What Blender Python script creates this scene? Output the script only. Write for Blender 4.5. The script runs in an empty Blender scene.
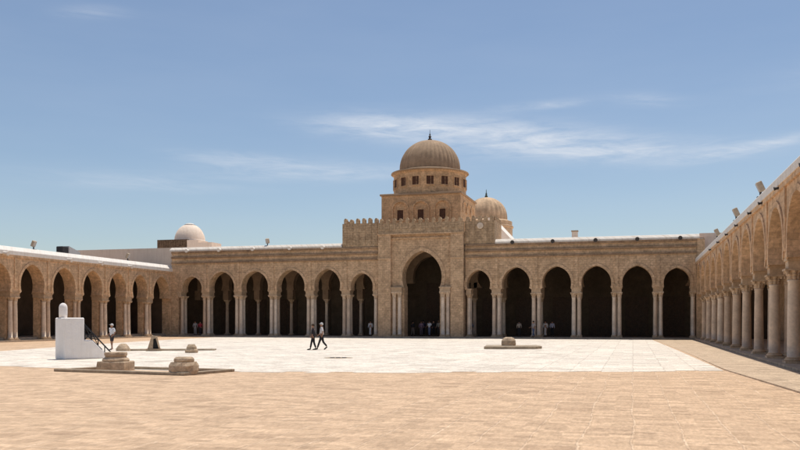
import bpy, bmesh, math, random
from mathutils import Vector, Matrix
from mathutils.geometry import tessellate_polygon
random.seed(7)
R = math.radians
sc = bpy.context.scene
COL = sc.collection

# ------------------------------------------------------------------ camera
cam = bpy.data.objects.new('camera', bpy.data.cameras.new('camera'))
COL.objects.link(cam)
cam.location = (0, 0, 1.9)
cam.rotation_euler = (R(90), 0, R(15.68))
cam.data.sensor_width = 36
cam.data.lens = 37.35
cam.data.shift_y = 0.1194
cam.data.clip_end = 3000
sc.camera = cam

# ------------------------------------------------------------------ light
SUN_EL, SUN_AZ = 75.0, 13.0          # azimuth from +Y towards +X: high, behind the domed front
sun = bpy.data.objects.new('sun', bpy.data.lights.new('sun', 'SUN'))
COL.objects.link(sun)
sun.data.energy = 3.1
sun.data.angle = R(0.5)
sun.data.color = (1.0, 0.95, 0.86)
to_sun = Vector((math.cos(R(SUN_EL)) * math.sin(R(SUN_AZ)), math.cos(R(SUN_EL)) * math.cos(R(SUN_AZ)), math.sin(R(SUN_EL))))
sun.rotation_euler = (-to_sun).to_track_quat('-Z', 'Y').to_euler()
sun.location = (20, 60, 80)

sc.view_settings.view_transform = 'Standard'
sc.view_settings.look = 'None'
sc.view_settings.gamma = 1
sc.view_settings.use_curve_mapping = False
sc.view_settings.exposure = 0.45


class NT:
    """small helper for writing node trees"""
    def __init__(s, tree):
        s.t = tree
        s.n = tree.nodes
        s.l = tree.links

    def new(s, typ, **kw):
        nd = s.n.new(typ)
        for k, v in kw.items():
            setattr(nd, k, v)
        return nd

    def put(s, sock, v):
        if isinstance(v, bpy.types.NodeSocket):
            s.l.new(v, sock)
        elif v is not None:
            sock.default_value = v

    def math(s, op, a, b=None, c=None, clamp=False):
        nd = s.new('ShaderNodeMath', operation=op, use_clamp=clamp)
        s.put(nd.inputs[0], a)
        s.put(nd.inputs[1], b)
        s.put(nd.inputs[2], c)
        return nd.outputs[0]

    def mix(s, fac, a, b, mode='MIX'):
        nd = s.new('ShaderNodeMix', data_type='RGBA', blend_type=mode)
        s.put(nd.inputs[0], fac)
        s.put(nd.inputs[6], a)
        s.put(nd.inputs[7], b)
        return nd.outputs[2]

    def noise(s, vec, scale, detail=4, rough=0.55, dist=0.0):
        nd = s.new('ShaderNodeTexNoise')
        s.put(nd.inputs['Vector'], vec)
        nd.inputs['Scale'].default_value = scale
        nd.inputs['Detail'].default_value = detail
        nd.inputs['Roughness'].default_value = rough
        nd.inputs['Distortion'].default_value = dist
        return nd.outputs['Fac']

    def ramp(s, fac, p0, p1, c0=(0, 0, 0, 1), c1=(1, 1, 1, 1)):
        nd = s.new('ShaderNodeValToRGB')
        s.put(nd.inputs[0], fac)
        e = nd.color_ramp.elements
        e[0].position, e[1].position = p0, p1
        e[0].color, e[1].color = c0, c1
        return nd.outputs[0]

    def comb(s, x, y, z):
        nd = s.new('ShaderNodeCombineXYZ')
        s.put(nd.inputs[0], x)
        s.put(nd.inputs[1], y)
        s.put(nd.inputs[2], z)
        return nd.outputs[0]

    def sep(s, v):
        nd = s.new('ShaderNodeSeparateXYZ')
        s.put(nd.inputs[0], v)
        return nd.outputs


# ------------------------------------------------------------------ sky with thin cirrus
world = bpy.data.worlds.new('World')
sc.world = world
world.use_nodes = True
W = NT(world.node_tree)
W.n.clear()
sky = W.new('ShaderNodeTexSky', sky_type='NISHITA')
sky.sun_disc = False
sky.sun_elevation = R(SUN_EL)
sky.sun_rotation = R(SUN_AZ)
sky.altitude = 60
sky.air_density = 1.0
sky.dust_density = 0.8
sky.ozone_density = 1.0
skyc = W.mix(1.0, sky.outputs[0], (0.785, 0.785, 0.79, 1), 'MULTIPLY')
tc = W.new('ShaderNodeTexCoord')
dx, dy, dz = W.sep(tc.outputs['Generated'])[0:3]
az = W.math('ARCTAN2', dx, dy)
el = W.math('ARCSINE', dz)
PI = math.pi


def cloud(az0, el0, saz, sel, slope, strength):
    a = W.math('SUBTRACT', az, R(az0))
    e = W.math('SUBTRACT', W.math('SUBTRACT', el, R(el0)), W.math('MULTIPLY', a, slope))
    qa = W.math('POWER', W.math('ABSOLUTE', W.math('DIVIDE', a, R(saz))), 2.0)
    qe = W.math('POWER', W.math('ABSOLUTE', W.math('DIVIDE', e, R(sel))), 2.0)
    g = W.math('EXPONENT', W.math('MULTIPLY', W.math('ADD', qa, qe), -1.0))
    return W.math('MULTIPLY', g, strength)


mask = None
for c in ((-16.2, 13.1, 5.0, 0.7, -0.03, 0.95), (-20.5, 10.0, 6.0, 0.45, 0.03, 0.7), (-9.0, 12.6, 7.0, 0.9, -0.08, 0.95), (-2.5, 11.3, 7.5, 0.75, -0.05, 0.9), (7.0, 10.85, 4.5, 0.35, 0.12, 0.85),
          (-25, 10.6, 4.5, 0.5, 0.02, 0.5), (-28.5, 11.0, 2.5, 0.3, 0.0, 0.35), (-6, 14.3, 3.0, 0.28, 0.05, 0.5), (0.8, 14.3, 2.5, 0.4, -0.1, 0.3),
          (-36, 19.2, 2.0, 0.4, 0.1, 0.3), (-33, 9.0, 6.0, 0.6, 0.0, 0.35), (22, 16, 10, 0.8, 0.1, 0.5), (-60, 15, 12, 1.0, 0.1, 0.5)):
    m_ = cloud(*c)
    mask = m_ if mask is None else W.math('ADD', mask, m_)
cv = W.comb(W.math('MULTIPLY', az, 14.0), W.math('MULTIPLY', el, 95.0), 0.0)
cv2 = W.comb(W.math('MULTIPLY', az, 50.0), W.math('MULTIPLY', W.math('ADD', el, W.math('MULTIPLY', az, 0.12)), 260.0), 3.0)
wisp = W.math('ADD', W.math('MULTIPLY', W.ramp(W.noise(cv, 1.0, 7, 0.62, 0.6), 0.36, 0.72), 0.7), W.math('MULTIPLY', W.noise(cv2, 1.0, 5, 0.6, 0.4), 0.42))
cl = W.math('MULTIPLY', mask, wisp, clamp=True)
haze_low = W.math('MULTIPLY', W.ramp(W.noise(W.comb(W.math('MULTIPLY', az, 3.0), W.math('MULTIPLY', el, 14.0), 9.0), 1.0, 4), 0.35, 0.8), 0.07)
cl = W.math('ADD', W.math('MULTIPLY', cl, 1.0), haze_low, clamp=True)
skyfin = W.mix(cl, skyc, (5.3, 5.65, 6.2, 1))
bg = W.new('ShaderNodeBackground')
W.put(bg.inputs[0], skyfin)
bg.inputs[1].default_value = 0.10
out = W.new('ShaderNodeOutputWorld')
W.l.new(bg.outputs[0], out.inputs[0])


# ------------------------------------------------------------------ materials
def new_mat(name):
    m = bpy.data.materials.new(name)
    m.use_nodes = True
    t = NT(m.node_tree)
    b = t.n['Principled BSDF']
    b.inputs['Specular IOR Level'].default_value = 0.25
    return m, t, b


def c4(c):
    return (c[0], c[1], c[2], 1)


def bump(t, b, h, strength, dist):
    nd = t.new('ShaderNodeBump')
    nd.inputs['Strength'].default_value = strength
    nd.inputs['Distance'].default_value = dist
    t.put(nd.inputs['Height'], h)
    t.l.new(nd.outputs[0], b.inputs['Normal'])


def masonry(name, ca, cb, cm, bw=0.62, bh=0.3, blot=0.5, rough=0.9, mortar=0.018):
    """coursed stone: u runs along the wall, v is height, so it holds on every upright wall"""
    m, t, b = new_mat(name)
    pos = t.new('ShaderNodeNewGeometry').outputs['Position']
    x, y, z = t.sep(pos)[0:3]
    u = t.math('ADD', x, y)
    wob = t.math('MULTIPLY', t.math('SUBTRACT', t.noise(pos, 1.3, 2), 0.5), 0.10)
    vec = t.comb(u, t.math('ADD', z, wob), 0.0)
    br = t.new('ShaderNodeTexBrick')
    t.put(br.inputs['Vector'], vec)
    br.inputs['Color1'].default_value = c4(ca)
    br.inputs['Color2'].default_value = c4(cb)
    br.inputs['Mortar'].default_value = c4(cm)
    br.inputs['Scale'].default_value = 1.0
    br.inputs['Mortar Size'].default_value = mortar
    br.inputs['Mortar Smooth'].default_value = 0.4
    br.inputs['Bias'].default_value = -0.1
    br.inputs['Brick Width'].default_value = bw
    br.inputs['Row Height'].default_value = bh
    n1 = t.ramp(t.noise(pos, 0.55, 6, 0.62), 0.3, 0.72)
    n2 = t.noise(pos, 5.0, 5, 0.65)
    streak = t.ramp(t.noise(t.comb(t.math('MULTIPLY', u, 2.2), t.math('MULTIPLY', z, 0.25), 0.0), 1.0, 4, 0.6), 0.5, 0.78)
    c = t.mix(t.math('MULTIPLY', n1, blot), br.outputs[0], t.mix(1.0, br.outputs[0], (0.74, 0.725, 0.71, 1), 'MULTIPLY'))
    c = t.mix(t.math('MULTIPLY', streak, 0.6), c, t.mix(1.0, c, (0.66, 0.64, 0.62, 1), 'MULTIPLY'))
    n3 = t.ramp(t.noise(pos, 1.7, 5, 0.7), 0.34, 0.66, (0.76, 0.745, 0.73, 1), (1.30, 1.30, 1.29, 1))
    c = t.mix(0.8, c, t.mix(1.0, c, n3, 'MULTIPLY'))
    c = t.mix(0.6, c, t.mix(1.0, c, t.ramp(n2, 0.28, 0.72, (0.55, 0.53, 0.51, 1), (1.52, 1.51, 1.48, 1)), 'MULTIPLY'))
    t.put(b.inputs['Base Color'], c)
    b.inputs['Roughness'].default_value = rough
    bump(t, b, t.math('ADD', t.math('MULTIPLY', n2, 0.6), t.math('MULTIPLY', br.outputs['Fac'], -0.6)), 0.7, 0.03)
    return m


def plain(name, c, var=0.25, scale=3.0, rough=0.85, random_tint=None, bumpy=0.4, metal=0.0, spec=0.25):
    m, t, b = new_mat(name)
    b.inputs['Specular IOR Level'].default_value = spec
    tco = t.new('ShaderNodeTexCoord').outputs['Object']
    oi = t.new('ShaderNodeObjectInfo')
    pos = t.new('ShaderNodeVectorMath', operation='ADD')
    t.put(pos.inputs[0], tco)
    t.put(pos.inputs[1], oi.outputs['Location'])
    pos = pos.outputs[0]
    n = t.noise(pos, scale, 6, 0.62)
    n2 = t.noise(pos, scale * 6, 4, 0.6)
    base = c4(c)
    if random_tint:
        base = t.mix(oi.outputs['Random'], c4(c), c4(random_tint))
    lo, hi = 1 - var, 1 + var * 0.6
    col = t.mix(1.0, base, t.ramp(n, 0.3, 0.7, (lo, lo, lo, 1), (hi, hi, hi, 1)), 'MULTIPLY')
    col = t.mix(0.5, col, t.mix(1.0, col, t.ramp(n2, 0.3, 0.7, (lo, lo, lo, 1), (hi, hi, hi, 1)), 'MULTIPLY'))
    t.put(b.inputs['Base Color'], col)
    b.inputs['Roughness'].default_value = rough
    b.inputs['Metallic'].default_value = metal
    if bumpy:
        bump(t, b, t.math('ADD', n, t.math('MULTIPLY', n2, 0.4)), bumpy, 0.03)
    return m


def paving(name, ca, cb, cm, row, width, mortar, worn, stain=0.5, grime=(0.7, 0.68, 0.66)):
    """flagstones on the ground: rows run in depth (Y), slabs staggered"""
    m, t, b = new_mat(name)
    pos = t.new('ShaderNodeNewGeometry').outputs['Position']
    x, y, z = t.sep(pos)[0:3]
    wx = t.math('MULTIPLY', t.math('SUBTRACT', t.noise(pos, 0.35, 3), 0.5), 0.5)
    wf = t.math('MULTIPLY', t.math('SUBTRACT', t.noise(pos, 3.0, 4), 0.5), 0.09)
    vec = t.comb(t.math('ADD', y, wf), t.math('ADD', x, t.math('ADD', t.math('MULTIPLY', wx, 0.5), wf)), 0.0)

    def bricks(v, w, h, m_, off):
        br = t.new('ShaderNodeTexBrick')
        t.put(br.inputs['Vector'], v)
        br.offset, br.squash, br.squash_frequency = off, 0.8, 3
        br.inputs['Color1'].default_value = (0, 0, 0, 1)
        br.inputs['Color2'].default_value = (1, 1, 1, 1)
        br.inputs['Mortar'].default_value = (0.5, 0.5, 0.5, 1)
        br.inputs['Scale'].default_value = 1.0
        br.inputs['Mortar Size'].default_value = m_
        br.inputs['Mortar Smooth'].default_value = 0.7
        br.inputs['Bias'].default_value = 0.0
        br.inputs['Brick Width'].default_value = w
        br.inputs['Row Height'].default_value = h
        return br
    br = bricks(vec, width, row, mortar, 0.37)
    tone = t.new('ShaderNodeValToRGB')
    t.put(tone.inputs[0], br.outputs[0])
    els = tone.color_ramp.elements
    els[0].position, els[0].color = 0.0, (ca[0] * 0.76, ca[1] * 0.74, ca[2] * 0.73, 1)
    els[1].position, els[1].color = 1.0, c4(ca)
    for p_, c_ in ((0.07, cb), (0.45, tuple((q + w_) / 2 for q, w_ in zip(ca, cb)))):
        e_ = els.new(p_)
        e_.color = c4(c_)
    lost = t.ramp(t.noise(pos, 0.9, 4, 0.6), 0.34, 0.54)           # joints vanish under sand in places
    joint = t.math('MULTIPLY', br.outputs['Fac'], t.math('SUBTRACT', 1.0, t.math('MULTIPLY', lost, 0.7)))
    c = t.mix(joint, tone.outputs[0], c4(cm))
    # worn face: each slab is broken into small pieces of slightly different tone
    sm = bricks(t.comb(t.math('ADD', y, t.math('MULTIPLY', wf, 2.0)), t.math('ADD', x, t.math('MULTIPLY', wf, 2.5)), 0.0), width * 0.41, row * 0.47, 0.012, 0.6)
    c = t.mix(0.8, c, t.mix(1.0, c, t.ramp(sm.outputs[0], 0.0, 1.0, (0.77, 0.755, 0.74, 1), (1.14, 1.14, 1.14, 1)), 'MULTIPLY'))
    big = t.ramp(t.noise(pos, 0.16, 5, 0.6), 0.32, 0.7)
    c = t.mix(t.math('MULTIPLY', big, worn), c, t.mix(1.0, c, (0.86, 0.85, 0.86, 1), 'MULTIPLY'))
    fine = t.noise(t.comb(t.math('MULTIPLY', x, 6.0), t.math('MULTIPLY', y, 3.0), z), 1.0, 8, 0.75)
    c = t.mix(0.55, c, t.mix(1.0, c, t.ramp(fine, 0.30, 0.68, (0.60, 0.57, 0.54, 1), (1.22, 1.22, 1.21, 1)), 'MULTIPLY'))
    grain = t.noise(t.comb(t.math('MULTIPLY', x, 15.0), t.math('MULTIPLY', y, 4.5), z), 1.0, 4, 0.7)
    c = t.mix(0.38, c, t.mix(1.0, c, t.ramp(grain, 0.34, 0.64, (0.58, 0.56, 0.54, 1), (1.24, 1.24, 1.23, 1)), 'MULTIPLY'))
    spots = t.ramp(t.noise(t.comb(t.math('MULTIPLY', x, 0.9), t.math('MULTIPLY', y, 1.5), 4.0), 1.3, 6, 0.72), 0.59, 0.68)
    c = t.mix(t.math('MULTIPLY', spots, stain), c, t.mix(1.0, c, c4(grime), 'MULTIPLY'))
    streak = t.noise(t.comb(t.math('MULTIPLY', x, 0.8), t.math('MULTIPLY', y, 2.2), 7.0), 1.0, 7, 0.72)
    c = t.mix(0.05, c, t.mix(1.0, c, t.ramp(streak, 0.34, 0.64, (0.74, 0.72, 0.70, 1), (1.12, 1.12, 1.12, 1)), 'MULTIPLY'))
    t.put(b.inputs['Base Color'], c)
    b.inputs['Roughness'].default_value = 0.8
    bump(t, b, t.math('ADD', t.math('MULTIPLY', fine, 0.7), t.math('MULTIPLY', br.outputs['Fac'], 0.4)), 0.9, 0.04)
    return m


M = {}
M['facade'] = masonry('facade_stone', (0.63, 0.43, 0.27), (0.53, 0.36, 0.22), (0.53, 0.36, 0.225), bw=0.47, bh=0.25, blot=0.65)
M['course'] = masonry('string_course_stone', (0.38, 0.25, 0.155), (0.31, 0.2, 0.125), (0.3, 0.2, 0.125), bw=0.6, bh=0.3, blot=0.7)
M['side'] = masonry('arcade_stone', (0.68, 0.455, 0.28), (0.60, 0.40, 0.24), (0.60, 0.40, 0.245), bw=0.47, bh=0.25, blot=0.5)
M['tower'] = masonry('tower_stone', (0.63, 0.41, 0.235), (0.56, 0.36, 0.205), (0.56, 0.365, 0.21), bw=0.5, bh=0.25, blot=0.35)
M['cren'] = masonry('crenellation_stone', (0.52, 0.37, 0.235), (0.42, 0.295, 0.185), (0.38, 0.27, 0.17), bw=0.45, bh=0.26, blot=0.6)
M['brownblock'] = masonry('brown_block_stone', (0.20, 0.135, 0.09), (0.13, 0.085, 0.055), (0.1, 0.07, 0.045), bw=0.3, bh=0.16, blot=0.6)
M['dome'] = plain('dome_stone', (0.385, 0.265, 0.17), 0.25, 1.2)
M['dome2'] = plain('far_dome_stone', (0.62, 0.43, 0.27), 0.35, 0.8)
M['impost'] = plain('impost_stone', (0.60, 0.43, 0.28), 0.3, 2.0, random_tint=(0.50, 0.34, 0.21))
M['column'] = plain('column_marble', (0.76, 0.615, 0.475), 0.25, 1.4, 0.6, random_tint=(0.58, 0.425, 0.30))
M['capital'] = plain('capital_marble', (0.68, 0.50, 0.34), 0.32, 4.0, 0.8, random_tint=(0.50, 0.35, 0.22))
def limewash(name, c, stain):
    m, t, b = new_mat(name)
    pos = t.new('ShaderNodeNewGeometry').outputs['Position']
    x, y, z = t.sep(pos)[0:3]
    u = t.math('ADD', x, y)
    drip = t.ramp(t.noise(t.comb(t.math('MULTIPLY', u, 3.0), t.math('MULTIPLY', z, 0.5), 0.0), 1.0, 6, 0.65), 0.46, 0.72)
    blot = t.ramp(t.noise(pos, 0.8, 6, 0.65), 0.4, 0.75)
    c_ = t.mix(t.math('MULTIPLY', drip, stain), c4(c), (c[0] * 0.62, c[1] * 0.54, c[2] * 0.46, 1))
    c_ = t.mix(t.math('MULTIPLY', blot, 0.35), c_, t.mix(1.0, c_, (0.82, 0.78, 0.73, 1), 'MULTIPLY'))
    t.put(b.inputs['Base Color'], c_)
    b.inputs['Roughness'].default_value = 0.85
    bump(t, b, t.noise(pos, 2.5, 6, 0.7), 0.8, 0.06)
    return m


M['white'] = limewash('whitewash', (0.82, 0.76, 0.69), 0.45)
M['parapet'] = limewash('weathered_whitewash', (0.74, 0.67, 0.59), 0.7)
M['pink'] = limewash('aged_whitewash', (0.86, 0.71, 0.58), 0.3)
M['white2'] = limewash('block_whitewash', (0.86, 0.81, 0.77), 0.16)
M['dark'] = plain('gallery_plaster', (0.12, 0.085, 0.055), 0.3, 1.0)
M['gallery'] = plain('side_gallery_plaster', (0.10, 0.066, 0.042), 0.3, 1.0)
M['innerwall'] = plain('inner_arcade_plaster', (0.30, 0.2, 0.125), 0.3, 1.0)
M['wood'] = plain('dark_wood', (0.095, 0.058, 0.036), 0.4, 5.0, 0.6)
M['shutter'] = plain('shutter_wood', (0.10, 0.045, 0.025), 0.35, 5.0, 0.7)
M['floor'] = plain('gallery_floor', (0.2, 0.14, 0.10), 0.3, 1.5)
M['step'] = plain('step_stone', (0.42, 0.32, 0.23), 0.3, 1.5)
M['relic'] = plain('weathered_stone', (0.52, 0.385, 0.26), 0.4, 3.5, 0.9, bumpy=0.9)
M['kerb'] = plain('kerb_stone', (0.40, 0.315, 0.225), 0.3, 2.5)
M['iron'] = plain('black_iron', (0.02, 0.02, 0.022), 0.2, 8, 0.5, bumpy=0)
M['green'] = plain('old_bronze', (0.06, 0.085, 0.07), 0.3, 8, 0.6, bumpy=0)
M['lampgrey'] = plain('lamp_housing', (0.48, 0.37, 0.26), 0.2, 6, 0.6, bumpy=0)
M['darkmetal'] = plain('dark_metal', (0.05, 0.045, 0.045), 0.2, 6, 0.5, bumpy=0)
M['panel'] = plain('pale_panel', (0.5, 0.47, 0.45), 0.15, 4, 0.5, bumpy=0)
M['ground'] = paving('tan_paving', (0.66, 0.465, 0.305), (0.58, 0.405, 0.265), (0.79, 0.585, 0.405), 0.80, 0.62, 0.032, 0.4, 0.4)
M['marble'] = paving('marble_paving', (0.86, 0.775, 0.665), (0.74, 0.67, 0.575), (0.66, 0.58, 0.48), 1.15, 0.8, 0.02, 0.8, 0.6, (0.84, 0.82, 0.8))
M['walk'] = paving('walk_paving', (0.62, 0.475, 0.335), (0.54, 0.41, 0.29), (0.7, 0.55, 0.39), 0.9, 0.7, 0.025, 0.5, 0.5)
SKIN = plain('skin', (0.36, 0.19, 0.12), 0.1, 9, 0.55, bumpy=0)


# ------------------------------------------------------------------ mesh helpers
class MB:
    def __init__(s):
        s.v, s.f = [], []

    def add(s, vs, fs, mat=None):
        o = len(s.v)
        s.v += [tuple(mat @ Vector(p)) if mat else tuple(p) for p in vs]
        s.f += [tuple(i + o for i in f) for f in fs]
        return s

    def box(s, x0, x1, y0, y1, z0, z1, mat=None):
        vs = [(x0, y0, z0), (x1, y0, z0), (x1, y1, z0), (x0, y1, z0), (x0, y0, z1), (x1, y0, z1), (x1, y1, z1), (x0, y1, z1)]
        return s.add(vs, [(0, 3, 2, 1), (4, 5, 6, 7), (0, 1, 5, 4), (1, 2, 6, 5), (2, 3, 7, 6), (3, 0, 4, 7)], mat)

    def lathe(s, prof, n=20, c=(0, 0, 0), lobes=0, amp=0.0, a0=0.0, jit=0.0, mat=None):
        vs, fs = [], []
        for k, (r, z) in enumerate(prof):
            for i in range(n):
                a = a0 + 2 * PI * i / n
                rr = r
                if lobes:
                    rr = r * (1 - amp * (1 - abs(math.cos(a * lobes / 2))))
                if jit:
                    rr *= 1 + random.uniform(-jit, jit)
                vs.append((c[0] + rr * math.cos(a), c[1] + rr * math.sin(a), c[2] + z + (random.uniform(-jit, jit) * 0.3 if jit else 0)))
        for k in range(len(prof) - 1):
            for i in range(n):
                j = (i + 1) % n
                fs.append((k * n + i, k * n + j, (k + 1) * n + j, (k + 1) * n + i))
        fs.append(tuple(reversed(range(n))))
        fs.append(tuple(range((len(prof) - 1) * n, len(prof) * n)))
        return s.add(vs, fs, mat)

    def prism(s, poly, w0, w1, plane='xz', mat=None):
        """polygon (a,b) extruded along the third axis, concave allowed"""
        def P(a, b, w):
            return (a, w, b) if plane == 'xz' else ((w, a, b) if plane == 'yz' else (a, b, w))
        n = len(poly)
        tri = tessellate_polygon([[Vector((a, b, 0)) for a, b in poly]])
        vs = [P(a, b, w0) for a, b in poly] + [P(a, b, w1) for a, b in poly]
        fs = [tuple(t) for t in tri] + [tuple(n + i for i in reversed(t)) for t in tri]
        fs += [(i, (i + 1) % n, n + (i + 1) % n, n + i) for i in range(n)]
        return s.add(vs, fs, mat)

    def tube(s, p, q, r, n=8):
        p, q = Vector(p), Vector(q)
        d = (q - p).normalized()
        u = d.orthogonal().normalized()
        v = d.cross(u)
        vs = []
        for c in (p, q):
            for i in range(n):
                a = 2 * PI * i / n
                vs.append(tuple(c + (u * math.cos(a) + v * math.sin(a)) * r))
        fs = [(i, (i + 1) % n, n + (i + 1) % n, n + i) for i in range(n)] + [tuple(range(n)), tuple(range(n, 2 * n))]
        return s.add(vs, fs)

    def mesh(s, name, mat, smooth=False, bev=0.0):
        me = bpy.data.meshes.new(name)
        me.from_pydata(s.v, [], s.f)
        bm = bmesh.new()
        bm.from_mesh(me)
        bmesh.ops.recalc_face_normals(bm, faces=bm.faces)
        if bev:
            es = [e for e in bm.edges if len(e.link_faces) == 2 and e.calc_face_angle() > 0.6]
            bmesh.ops.bevel(bm, geom=es, offset=bev, segments=1, affect='EDGES')
        bm.to_mesh(me)
        bm.free()
        me.materials.append(mat)
        if smooth:
            for p in me.polygons:
                p.use_smooth = True
        return me

    def obj(s, name, mat, parent=None, smooth=False, bev=0.0, loc=None, rot=None):
        return link(name, s.mesh(name, mat, smooth, bev), parent, loc, rot)


def link(name, data, parent=None, loc=None, rot=None):
    o = bpy.data.objects.new(name, data)
    COL.objects.link(o)
    o.parent = parent
    if loc is not None:
        o.location = loc
    if rot is not None:
        o.rotation_euler = rot
    return o


def tag(o, label=None, cat=None, group=None, kind=None):
    for k, v in (('label', label), ('category', cat), ('group', group), ('kind', kind)):
        if v:
            o[k] = v
    return o


def thing(name, label, cat, loc=(0, 0, 0), rz=0.0, group=None):
    return tag(link(name, None, None, loc, (0, 0, rz)), label, cat, group)


def dup(root, loc, rz, label, group=None):
    r = root.copy()
    COL.objects.link(r)
    r.location, r.rotation_euler = loc, (0, 0, rz)
    r['label'] = label
    for ch in list(root.children):
        c = ch.copy()
        COL.objects.link(c)
        c.parent = r
        for g in list(ch.children):
            d = g.copy()
            COL.objects.link(d)
            d.parent = c
    return r


# ------------------------------------------------------------------ ground
g = MB()
g.add([(-400, -300, 0), (400, -300, 0), (400, 700, 0), (-400, 700, 0)], [(0, 1, 2, 3)])
tag(g.obj('ground', M['ground']), kind='structure')


def ragged(p, q, n, j):
    res = []
    for i in range(n):
        a, b = i / n, (i + 0.999) / n
        o = random.uniform(-j, j)
        for t in (a, b):
            res.append((p[0] + (q[0] - p[0]) * t, p[1] + (q[1] - p[1]) * t + o))
    return res


edge = ragged((-37, 29.4), (-25.4, 28.9), 9, 0.4) + ragged((-25.4, 28.9), (-14, 27.75), 9, 0.4) + ragged((-14, 27.75), (-8.2, 29.2), 7, 0.4) + ragged((-8.2, 29.2), (3.29, 33.5), 13, 0.4)
poly = edge + [(3.29, 33.7), (2.75, 55), (1.96, 80.4), (1.8, 86.9), (-46, 86.9), (-43.5, 68), (-40.5, 54), (-37.5, 42)]
mbl = MB()
tri = tessellate_polygon([[Vector((a, b, 0)) for a, b in poly]])
mbl.add([(a, b, 0.005) for a, b in poly], [tuple(t) for t in tri])
tag(mbl.obj('marble_pavement', M['marble']), kind='structure')

# raised walk beside the right-hand arcade: low kerb near the camera, flush further off
wk = MB()
st = [(5.9, -6, 0.055), (4.95, 13, 0.055), (4.18, 23.45, 0.05), (3.36, 33.8, 0.04), (3.22, 42, 0.025), (3.1, 50, 0.010), (2.1, 80.4, 0.010), (1.95, 86.9, 0.010)]
vs, fs = [], []
for (x, y, z) in st:
    vs += [(x, y, -0.05), (x + 0.015, y, z), (5.75, y, z + 0.004), (5.75, y, -0.05)] if x < 5.6 else [(x - 1, y, -0.05), (x - 0.98, y, z), (5.75, y, z + 0.004), (5.75, y, -0.05)]
for i in range(len(st) - 1):
    for k in range(3):
        fs.append((i * 4 + k, i * 4 + k + 1, i * 4 + 5 + k, i * 4 + 4 + k))
wk.add(vs, fs)
tag(wk.obj('pavement', M['walk']), kind='structure')


# ------------------------------------------------------------------ arches and columns
def arch_pts(uc, a, zspring, apex, zc=None, n=18):
    """outline of a (slightly pointed) horseshoe arch from left springing over the apex to right"""
    if zc is None:
        zc = max(zspring + 0.28 * a, apex - 1.2 * a)
    h = apex - zc
    e = max(0.0, (h * h - a * a) / (2 * a))
    Rr = a + e
    th0 = math.asin(max(-0.95, (zspring - zc) / Rr))
    th1 = math.acos(e / Rr)
    right = []
    for i in range(n + 1):
        th = th0 + (th1 - th0) * i / n
        right.append((Rr * math.cos(th) - e, zc + Rr * math.sin(th)))
    return [(uc - x, z) for x, z in right] + [(uc + x, z) for x, z in reversed(right[:-1])]


def arch_bay(mb, u0, u1, zb, zt, pts, w0, w1, ring=0.28, proud=0.07, jamb=None):
    """one bay of wall (u along, w depth: w0 = court face) with an arch opening; ring = raised archivolt"""
    if jamb is not None:
        pts = [(pts[0][0], jamb)] + pts + [(pts[-1][0], jamb)]
        zb = jamb
    poly = [(u0, zb)] + ([] if abs(pts[0][0] - u0) < 1e-4 else [pts[0]]) + pts[1:-1] + ([] if abs(pts[-1][0] - u1) < 1e-4 else [pts[-1]]) + [(u1, zb), (u1, zt), (u0, zt)]
    n = len(poly)
    tri = tessellate_polygon([[Vector((a, b, 0)) for a, b in poly]])
    vs = [(a, w0, b) for a, b in poly] + [(a, w1, b) for a, b in poly]
    fs = [tuple(t) for t in tri] + [tuple(n + i for i in reversed(t)) for t in tri]
    for i in range(n):
        j = (i + 1) % n
        if (poly[i][0] == u1 and poly[j][0] == u1) or (poly[i][0] == u0 and poly[j][0] == u0):
            continue
        fs.append((i, j, n + j, n + i))
    mb.add(vs, fs)
    if ring:
        core = pts[1:-1] if jamb is not None else pts
        m = len(core)
        zc = sum(z for _, z in core) / m
        uc = (core[0][0] + core[-1][0]) / 2
        top = max(z for _, z in core)
        ctr = (uc, top - (max(u for u, _ in core) - uc))
        inn, outr = [], []
        for (u, z) in core:
            d = Vector((u - ctr[0], z - ctr[1]))
            L = d.length
            d /= L
            inn.append((ctr[0] + d.x * (L + 0.004), ctr[1] + d.y * (L + 0.004)))
            outr.append((ctr[0] + d.x * (L + ring), ctr[1] + d.y * (L + ring)))
        vs = []
        for a, b in zip(inn, outr):
            vs += [(a[0], w0 - proud, a[1]), (b[0], w0 - proud, b[1]), (b[0], w0 - 0.001, b[1]), (a[0], w0 - 0.001, a[1])]
        fs = []
        for i in range(m - 1):
            for k in range(4):
                kk = (k + 1) % 4
                fs.append((i * 4 + k, i * 4 + kk, (i + 1) * 4 + kk, (i + 1) * 4 + k))
        fs += [(0, 1, 2, 3), tuple((m - 1) * 4 + k for k in (3, 2, 1, 0))]
        mb.add(vs, fs)


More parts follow.
